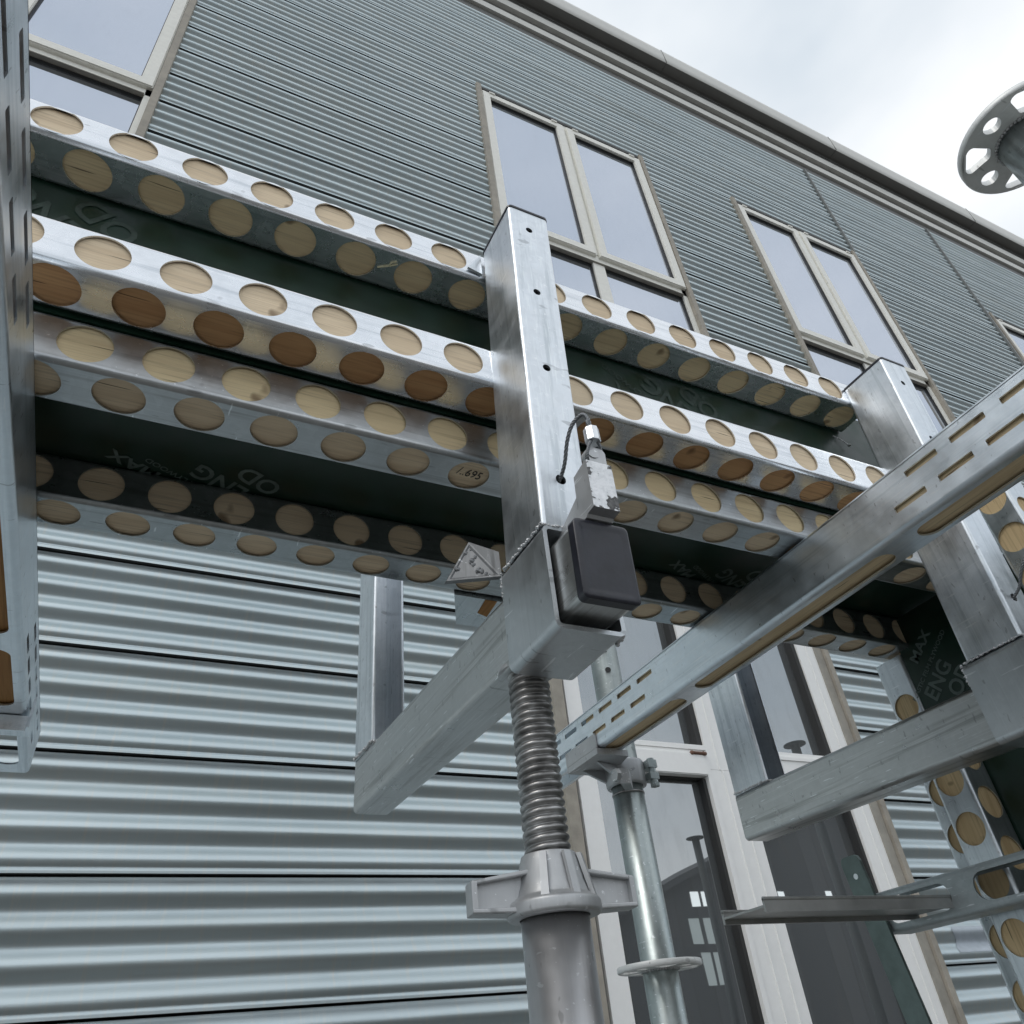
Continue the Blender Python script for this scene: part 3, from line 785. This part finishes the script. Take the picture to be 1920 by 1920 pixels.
    for p, q in ((a, b), (b, c), (c, a)):
        lg.quad([p, q, ins(q, .10), ins(p, .10)]); lg.quad([p, q, q+dd, p+dd]); lg.quad([ins(p, .10), ins(q, .10), ins(q, .22)+dd*.12, ins(p, .22)+dd*.12])
    lg.quad([ins(a, .22)+dd*.12, ins(b, .22)+dd*.12, ins(c, .22)+dd*.12]); lg.quad([a+dd, b+dd, c+dd])
    lg.quad([b, b+dd, Vector(T(.318, .640, .455)), Vector(T(.3165, .603, .4560))]); lg.quad([c, b, Vector(T(.3165, .603, .4560))])
    rl = random.Random(3)
    for _ in range(16):
        u_, v_ = rl.random(), rl.random()
        if u_+v_ > 1: u_, v_ = 1-u_, 1-v_
        pp = a+(b-a)*u_+(c-a)*v_; pp = pp+(cc-pp)*.15+dd*.10
        lg.blob(pp, .0022*rl.uniform(.5, 1.3), (1.6, .35, 1.1), 8)
    lo_ = lg.build('gusset_lug', LUGM, th); bv = lo_.modifiers.new('bevel', 'BEVEL'); bv.width = .002; bv.segments = 2
    return th
f1 = make_frame(.3216, .3227, .0323, 1.164, (0, 0, 0), -.058, .502, 'galvanised tube frame in the centre with a large black end cap', True)
f2 = make_frame(1.035, .2965, .022, 1.125, (.7005, -.002, -.020), -.0335, .513, 'galvanised tube frame at the right, its post crossed by the slotted bearer')
# gusset plate behind the post head
gp = MB(); gp.prism([(.292, .5675, .898), (.3130, .5675, .936), (.3130, .5675, .892)], (0, -.0035, 0))
gp.build('head_gusset', GPOST, f1)
# ------------------------------------------------------------------ locking wedge with tether
def make_wedge(dx, dz, label):
    T = lambda x, y, z: (x+dx, y, z+dz)
    th = thing('locking_wedge', label, 'wedge', T(.35, .46, .41), 'cast locking wedges on wire tethers')
    w0, w1 = .3350, .3632
    prof = [(.4440, .4625), (.4535, .4612), (.4690, .4590), (.4705, .4350), (.5250, .4120), (.5250, .4050), (.4600, .4045), (.4570, .4075), (.4460, .4080)]
    m = MB(); jit = [(random.uniform(-.0008, .0008), random.uniform(-.0008, .0008)) for _ in prof]
    A = [Vector(T(w0, y+j[0], z+j[1])) for (y, z), j in zip(prof, jit)]; B = [Vector(T(w1, y+j[0], z+j[1])) for (y, z), j in zip(prof, jit)]
    m.quad(A); m.quad(B[::-1])
    for i in range(len(A)):
        k = (i+1) % len(A); m.quad([A[i], B[i], B[k], A[k]], mi=1 if i in (8,) else 0)
    # shoulders: narrow neck on top
    m.prism([T(.3395, .4445, .462), T(.3585, .4445, .462), T(.3590, .4445, .4760), T(.3560, .4445, .4810), T(.3425, .4445, .4815), T(.3395, .4445, .4780)], (0, .011, 0))
    m.tube([T(.3445, .4435, .4735), T(.3445, .4545, .4735)], .0068, 16)
    o = m.build('wedge_body', [GCAST, FLAKE], th)
    bv = o.modifiers.new('bevel', 'BEVEL'); bv.width = .0012; bv.segments = 2
    f = MB(); f.lathe([(0, .4875), (.0074, .4875), (.0078, .4885), (.0078, .5035), (.0074, .5045), (0, .5045)], T(.3480, .4445, 0), 'z', 8, False, .3)
    f.build('ferrule', ALU, th)
    c = MB()
    def strand(path, r):
        # smooth then twist two wires round the path
        P_ = [Vector(p) for p in path]; S = []
        for i in range(len(P_)-1):
            p0, p1, p2, p3 = P_[max(i-1, 0)], P_[i], P_[i+1], P_[min(i+2, len(P_)-1)]
            for k in range(12):
                t = k/12; S.append(.5*((2*p1)+(-p0+p2)*t+(2*p0-5*p1+4*p2-p3)*t*t+(-p0+3*p1-3*p2+p3)*t**3))
        S.append(P_[-1])
        for w_ in range(3):
            Q = []
            for i, p in enumerate(S):
                d = (S[min(i+1, len(S)-1)]-S[max(i-1, 0)]).normalized(); n1 = d.cross(Vector((.3, 1, .2))).normalized(); n2 = d.cross(n1)
                a = i*.75+w_*2.094; Q.append(p+(n1*math.cos(a)+n2*math.sin(a))*r*.5)
            c.tube(Q, r*.62, 6)
    strand([T(.3415, .512, .484), T(.3405, .500, .4835), T(.3390, .485, .492), T(.3370, .472, .508), T(.3385, .460, .522), T(.3440, .449, .5275), T(.3475, .4450, .520), T(.3485, .4445, .503)], .0020)
    strand([T(.3455, .4430, .5050), T(.3440, .4425, .5120), T(.3465, .4440, .516)], .0015)
    strand([T(.3455, .4430, .489), T(.3405, .4420, .480), T(.3375, .4440, .469), T(.3385, .450, .462)], .0016)
    strand([T(.3515, .4430, .489), T(.3545, .4440, .484), T(.3570, .4480, .478)], .0016)
    c.build('wire_rope', CABLE, th)
    return th
make_wedge(0, 0, 'cast wedge with flaking white zinc, tethered by wire rope above the black end cap')
make_wedge(.7005, -.020, 'cast wedge on a wire rope at the second near post, mostly outside the picture')
# ------------------------------------------------------------------ screw jack prop
pr = thing('screw_prop', 'thick steel prop with threaded spindle and wing nut under the centre frame', 'adjustable prop', (.35, .63, -CZ))
m = MB(); m.lathe([(.0262, -CZ+.01), (.0292, -CZ+.01), (.0292, .1125), (.0262, .1125)], (.35, .63, 0), 'z', 48); m.build('prop_tube', galv('prop tube steel', 2, base=(.60, .60, .61), dark=(.48, .48, .49), rough=(.3, .42), metal=.88, streak=.35, grime=0, mottle=.1), pr)
m = MB(); m.lathe([(0, -CZ), (.075, -CZ), (.075, -CZ+.01), (0, -CZ+.01)], (.35, .63, 0)); m.build('base_plate', GZ, pr)
m = MB(); rows = []
pitch = .0076; seg = 36; z = .10
turns = (.336-.10)/pitch
n = int(turns*seg)
pf = [(0, .0182), (.08, .0198), (.22, .0207), (.38, .0210), (.54, .0207), (.68, .0198), (.78, .0182), (.89, .0174), (1, .0182)]
for i in range(n+1):
    a = 2*math.pi*i/seg; zc = .10+pitch*i/seg
    rows.append([(.35+r*math.cos(a), .63+r*math.sin(a), zc+pitch*h) for h, r in pf])
m.grid(rows, True); m.build('threaded_spindle', THREAD, pr, fix=False)
m = MB(); m.lathe([(.0, .330), (.030, .330), (.030, .3345), (.0, .3345)], (.35, .63, 0)); m.build('head_plate', GCAST, pr)
# wing nut
m = MB()
m.lathe([(.0215, .157), (.0240, .1575), (.0262, .150), (.0295, .134), (.0330, .1235), (.0385, .1200), (.0405, .1180), (.0405, .1095), (.0385, .1075), (.030, .1075)], (.35, .63, 0), 'z', 44)
da = R(-8)
for sgn in (-1, 1):
    ux, uy = math.cos(da)*sgn, math.sin(da)*sgn
    def q(r, s, z): return (.35+ux*r-uy*s, .63+uy*r+ux*s, z)
    r0, r1 = .026, .0735
    # channel shaped handle: back web, top and bottom flanges
    def slab(ra, rb, sa, sb, za0, za1, zb0, zb1):
        P8 = [[q(ra, -sa, za0), q(ra, sa, za0), q(ra, sa, za1), q(ra, -sa, za1)], [q(rb, -sb, zb0), q(rb, sb, zb0), q(rb, sb, zb1), q(rb, -sb, zb1)]]
        m.grid(P8, False, True); m.quad(P8[0]); m.quad(P8[1])
    slab(.024, r1, .0145, .0105, .1105, .1150, .1120, .1158)      # lower flange
    slab(.024, r1, .0125, .0095, .1400, .1440, .1335, .1372)      # upper flange
    slab(.024, r1, .0040, .0035, .1140, .1410, .1150, .1345)      # web
    slab(r1-.004, r1+.0005, .0105, .0100, .1120, .1368, .1125, .1365)
for k in range(3):
    a = R(-108+k*42+(-20)); rr = .0345
    m.prism([(.35+.026*math.cos(a-.12), .63+.026*math.sin(a-.12), .155), (.35+.026*math.cos(a+.12), .63+.026*math.sin(a+.12), .155), (.35+rr*math.cos(a+.1), .63+rr*math.sin(a+.1), .119), (.35+rr*math.cos(a-.1), .63+rr*math.sin(a-.1), .119)], (.004*math.cos(a), .004*math.sin(a), 0))
o = m.build('wing_nut', GCAST, pr); bv = o.modifiers.new('bevel', 'BEVEL'); bv.width = .0012; bv.segments = 2; bv.limit_method = 'ANGLE'
# ------------------------------------------------------------------ ring standards
def ringplate(mb, c, r0, r1, th_, ang0):
    for top in (0, 1):
        zc = c[2]+(th_ if top else 0)
        def fn(u, s): return (c[0]+s*math.cos(u), c[1]+s*math.sin(u), zc)
        for k in range(8):
            a = ang0+k*math.pi/4
            if k % 2 == 0: sh = [(x/.056, y) for x, y in circle(.0108, 20)]
            else: sh = [(x, y) for x, y in stadium(.56, .024, .0075, 4)]
            if k % 2:
                L2, W2, rr = .30, .0155, .0070
                sh = []
                for q_, (sx_, sy_) in enumerate(((1, 1), (-1, 1), (-1, -1), (1, -1))):
                    for i in range(5):
                        an = R(90*q_+90*i/4); fl = (L2 if sy_ > 0 else L2*.72)
                        sh.append((sx_*(fl-rr/.055)+rr/.055*math.cos(an), sy_*(W2-rr)+rr*math.sin(an)))
            u0, u1 = a-math.pi/8, a+math.pi/8
            sc_ = .0545
            # scale angle space to length to keep the radial mapping well shaped
            def fn2(u, s, a=a): return fn(a+(u-a*0)/sc_, s) if False else fn(u/sc_, s)
            cell(mb, lambda u, s: fn(u/sc_, s), u0*sc_, u1*sc_, r0, r1-.003, a*sc_, .0560, [(x*sc_, y) for x, y in sh], th_ if top else 0, (0, 0, 1))
        seg = 64
        mb.grid([[(c[0]+r*math.cos(2*math.pi*i/seg), c[1]+r*math.sin(2*math.pi*i/seg), zc) for i in range(seg)] for r in (r1-.003, r1-.0015)], False, True)
    seg = 64
    mb.lathe([(r1-.0015, 0), (r1, .0015), (r1, th_-.0015), (r1-.0015, th_)], c, 'z', seg)
def standard(label, x, y, ztop, rings, r=.0325, tm=None, ang=0.0, seg=44, headplate=False, group='round scaffold standards', joint=None, holes=()):
    th = thing('scaffold_standard', label, 'scaffold standard', (x, y, -CZ), group)
    m = MB()
    m.lathe([(r-.003, -CZ), (r, -CZ), (r, ztop), (r-.003, ztop), (r-.003, ztop-.3)], (x, y, 0), 'z', seg); m.build('standard_tube', tm or GTUBE, th)
    for z in rings:
        m = MB(); ringplate(m, (x, y, z), r+.0005, .078, .010, ang); o = m.build('rosette', GROS, th)
        wb = MB()
        for k in range(44):
            a = 2*math.pi*k/44; wb.blob((x+(r+.001)*math.cos(a), y+(r+.001)*math.sin(a), z-.0005), .003*random.uniform(.7, 1.2))
        wb.build('weld_bead', GCAST, th)
    if headplate:
        m = MB(); m.lathe([(0, ztop), (.078, ztop), (.078, ztop+.008), (0, ztop+.008)], (x, y, 0), 'z', 32); m.build('head_plate', tm or GCAST, th)
    if joint is not None:
        m = MB(); m.lathe([(r, joint-.002), (r+.0012, joint-.002), (r+.0012, joint+.002), (r, joint+.002)], (x, y, 0), 'z', seg); m.build('joint_collar', THREAD, th)
    for (hz, ha) in holes:
        m = MB(); c0 = Vector((x+(r-.0035)*math.cos(ha), y+(r-.0035)*math.sin(ha), hz)); d = Vector((math.cos(ha), math.sin(ha), 0))
        m.tube([c0, c0+d*.0039], .0065, 16); m.build('pin_hole', SEAL, th)
    return th
hang = math.atan2(-1.34, -.949)+.12
s1 = standard('round galvanised standard with a ring rosette low down, beside the tall lower window', .950, 1.34, .95, [.1405], ang=R(20), joint=.455, holes=((.772, hang), (.722, hang+.02)))
s2 = standard('near scaffold standard whose ring rosette hangs against the sky at the top right', .896, .131, .9270, [.9176], ang=R(174))
for (x, y, z, wd) in ((4.28, .95, 1.745, 0), (4.80, -1.0, 1.625, 0), (5.60, -2.80, 1.60, 0)):
    o = standard({4.28: 'largest of the plated standards mirrored in the tall window', 4.80: 'middle one of the plated standards mirrored in the tall window', 5.60: 'smallest of the plated standards mirrored in the tall window'}[x], x, y, z, [], seg=24, headplate=True, tm=simple('weathered dark steel', (.07, .08, .085), .6, .3), group='standards mirrored in the window glass')
# clamp on the standard carrying the right bearer
ck = thing('tube_clamp', 'forged swivel clamp gripping the round standard under the end of the right bearer', 'clamp', (.95, 1.34, .47))
m = MB(); m.lathe([(.0335, .470), (.041, .470), (.0425, .474), (.0425, .516), (.041, .520), (.0335, .520)], (.95, 1.34, 0), 'z', 40); m.build('collar', GCAST, ck)
m = MB()
m.prism([(.838, 1.262, .5065), (.912, 1.262, .5065), (.930, 1.34, .5065), (.912, 1.385, .5065), (.838, 1.385, .5065)], (0, 0, .012))
m.box(.8380, .8413, 1.262, 1.385, .5190, .548); 
m.prism([(.860, 1.300, .5060), (.925, 1.318, .5060), (.925, 1.318, .474)], (0, .006, 0))
m.prism([(.860, 1.360, .5060), (.925, 1.350, .5060), (.925, 1.350, .474)], (0, .006, 0))
m.build('saddle_plate', GCAST, ck)
m = MB()
m.box(.982, 1.003, 1.294, 1.325, .476, .490); m.box(.982, 1.003, 1.294, 1.325, .500, .516)
m.tube([(.994, 1.302, .468), (.994, 1.302, .520)], .0075, 14)
m.lathe([(0, 0), (.010, 0), (.010, .008), (0, .008)], (.994, 1.302, .462), 'z', 6, False)
m.build('hinge_bolt', GTUBE, ck)
m = MB()
m.prism([(.885, 1.268, .452), (.905, 1.262, .452), (.935, 1.298, .452), (.920, 1.306, .452)], (0, 0, .030))
m.tube([(.878, 1.262, .468), (.905, 1.285, .468)], .006, 12)
m.lathe([(0, 0), (.013, 0), (.013, .009), (0, .009)], (.874, 1.268, .468), 'x', 6, False)
m.build('wing_bolt', GCAST, ck)
# ------------------------------------------------------------------ lower right pieces
th = thing('waler_channel', 'open steel channel with long oval slots crossing the uprights at the lower right', 'steel channel', (1.205, .7, .147))
m = MB(); y0, y1 = .25, 1.032; zb_, h = .1405, .0640
ovs = [((a+b)/2-y0, (b-a)/2, stadium(b-a, .040, .020, 8)) for a, b in ((.30, .49), (.535, .845), (.889, 1.022))]
section(m, (1.205, y0, zb_), Y, X, Z, y1-y0, .062, h, .007, {'v-': [(.007, .0105, []), (.0105, .0545, ovs), (.0545, h-.007, [])], 'v+': None}, t=.0035, caps=(False, False), rim=False)
m.build('steel_body', galv('dull grey channel', 1, base=(.42, .46, .47), dark=(.33, .37, .38), rough=(.4, .6), metal=.7, streak=.5), th)
m = MB()
hx0, hx1, hz = .824, 1.232, .1545
m.box(hx0, hx1, .891, .895, hz, hz+.0165); m.box(hx0, hx1, .981, .985, hz, hz+.0165); m.box(hx0, hx1, .8952, .9808, hz+.0062, hz+.0092)
m.tube([(hx0, .8925, hz+.0165), (hx1, .8925, hz+.0165)], .0028, 8)
m.tube([(hx0, .983, hz+.0165), (hx1, .983, hz+.0165)], .0028, 8)
tag(m.build('aluminium_profile', ALUD), 'grey aluminium profile lying flat, its end poked through the oval slot of the channel', 'metal profile')
th = thing('steel_strap', 'dark upright flat steel strap with a bolt hole, in front of the window', 'steel strap', (1.2, 1.04, -CZ))
m = MB()
def sy(z): return 1.033+(z-.268)*.115
pts = []
for z in (-CZ+.01, .258): pts.append(z)
poly = [(1.196, sy(-1.59), -1.59), (1.196, sy(.258), .258), (1.196, sy(.262)+.003, .266), (1.196, sy(.266)+.009, .2690), (1.196, sy(.266)+.034, .2690), (1.196, sy(.262)+.040, .266), (1.196, sy(.258)+.043, .258), (1.196, sy(-1.59)+.043, -1.59)]
m.prism(poly, (.006, 0, 0)); m.build('strap_bar', BARD, th)
m = MB(); m.tube([(1.1955, sy(.235)+.0215, .235), (1.1965, sy(.235)+.0215, .235)], .0048, 16); m.build('bolt_hole', ALU, th)
# nail and splinter
m = MB(); m.tube([(1.030, .6335, .874), (1.040, .6300, .866), (1.052, .6265, .852)], .0011, 8); m.lathe([(0, 0), (.0032, 0), (.0032, .001), (0, .001)], (1.0525, .6262, .8512), 'z', 10)
tag(m.build('bent_nail', GCAST), 'small bent nail sticking out of the green side panel near the second near post', 'nail')
m = MB(); m.tube([(.176, .6025, .8868), (.184, .5975, .8863), (.192, .5935, .8867), (.199, .588, .8862)], .0011, 5); m.tube([(.190, .594, .8867), (.1905, .589, .8862), (.197, .5845, .8866)], .0009, 5)
tag(m.build('wood_splinter', SPLINT), 'tiny pale splinter hanging below a wood disc of the topmost beam', 'splinter')
# pencil mark on a wood disc of the third beam
th_ = [o for o in bpy.data.objects if o.get('label', '').startswith('third horizontal beam')][0]
text('/..695', 'handwriting', th_, frameM((.318, .663, .6132), (1, .10, 0), (.10, -1, 0)), .020, PENCIL, 0, .75)
# ------------------------------------------------------------------ opposite hall, mirrored in the glass
hall = thing('opposite_hall', 'dark gabled factory hall behind the viewer, mirrored in the lower window', 'building', (18, -11.4, -CZ))
YH = -11.2; YR = 2*D-YH
def roof(x):
    xr, zr, sl = 1.22*YR, .385*YR, .38
    return zr-abs(x-xr)*sl
wins = [(.789, .804, .183, .203), (.808, .825, .183, .203), (.778, .796, .135, .168), (.802, .820, .135, .168), (.940, .954, .183, .203), (.960, .974, .183, .203), (1.062, 1.076, .183, .203), (.786, .802, .085, .125), (.806, .822, .085, .125)]
xs_ = sorted(set([.52*YR, 2.15*YR, 1.22*YR]+[q*YR for w_ in wins for q in w_[:2]]))
m = MB()
for a, b in zip(xs_[:-1], xs_[1:]):
    gaps = sorted([(w_[2]*YR, w_[3]*YR) for w_ in wins if w_[0]*YR <= a+1e-6 and w_[1]*YR >= b-1e-6])
    z = -CZ
    for g0, g1 in gaps: m.box(a, b, YH-.25, YH, z, g0); z = g1
    ta, tb = max(roof(a), z+.1), max(roof(b), z+.1)
    m.prism([(a, YH, z), (b, YH, z), (b, YH, tb), (a, YH, ta)], (0, -.25, 0))
m.build('gable_wall', HALL, hall)
m = MB(); xr = 1.22*YR
for sgn in (-1, 1):
    xe = xr+sgn*.95*YR
    m.prism([(xr, YH+.3, roof(xr)), (xe, YH+.3, roof(xe)), (xe, YH+.3, roof(xe)+.15), (xr, YH+.3, roof(xr)+.15)], (0, -1.3, 0))
m.build('roof', simple('dark roof sheet', (.08, .08, .085), .7), hall)
SKYGLOW, t_, p_ = mat('sky glow for hall window'); p_.inputs['Emission Color'].default_value = (.95, 1, 1, 1); p_.inputs['Emission Strength'].default_value = 1.5
SKYGLOW2, t_, p_ = mat('dim sky glow for hall window'); p_.inputs['Emission Color'].default_value = (.7, .85, .8, 1); p_.inputs['Emission Strength'].default_value = .3
for i_, (a, b, c_, d_) in enumerate(wins):
    q = MB(); q.box(a*YR, b*YR, YH-.03, YH-.01, c_*YR, d_*YR); q.build('window', SKYGLOW if c_ > .17 else SKYGLOW2, hall)  # panes emit in place of the sky behind the hall openings
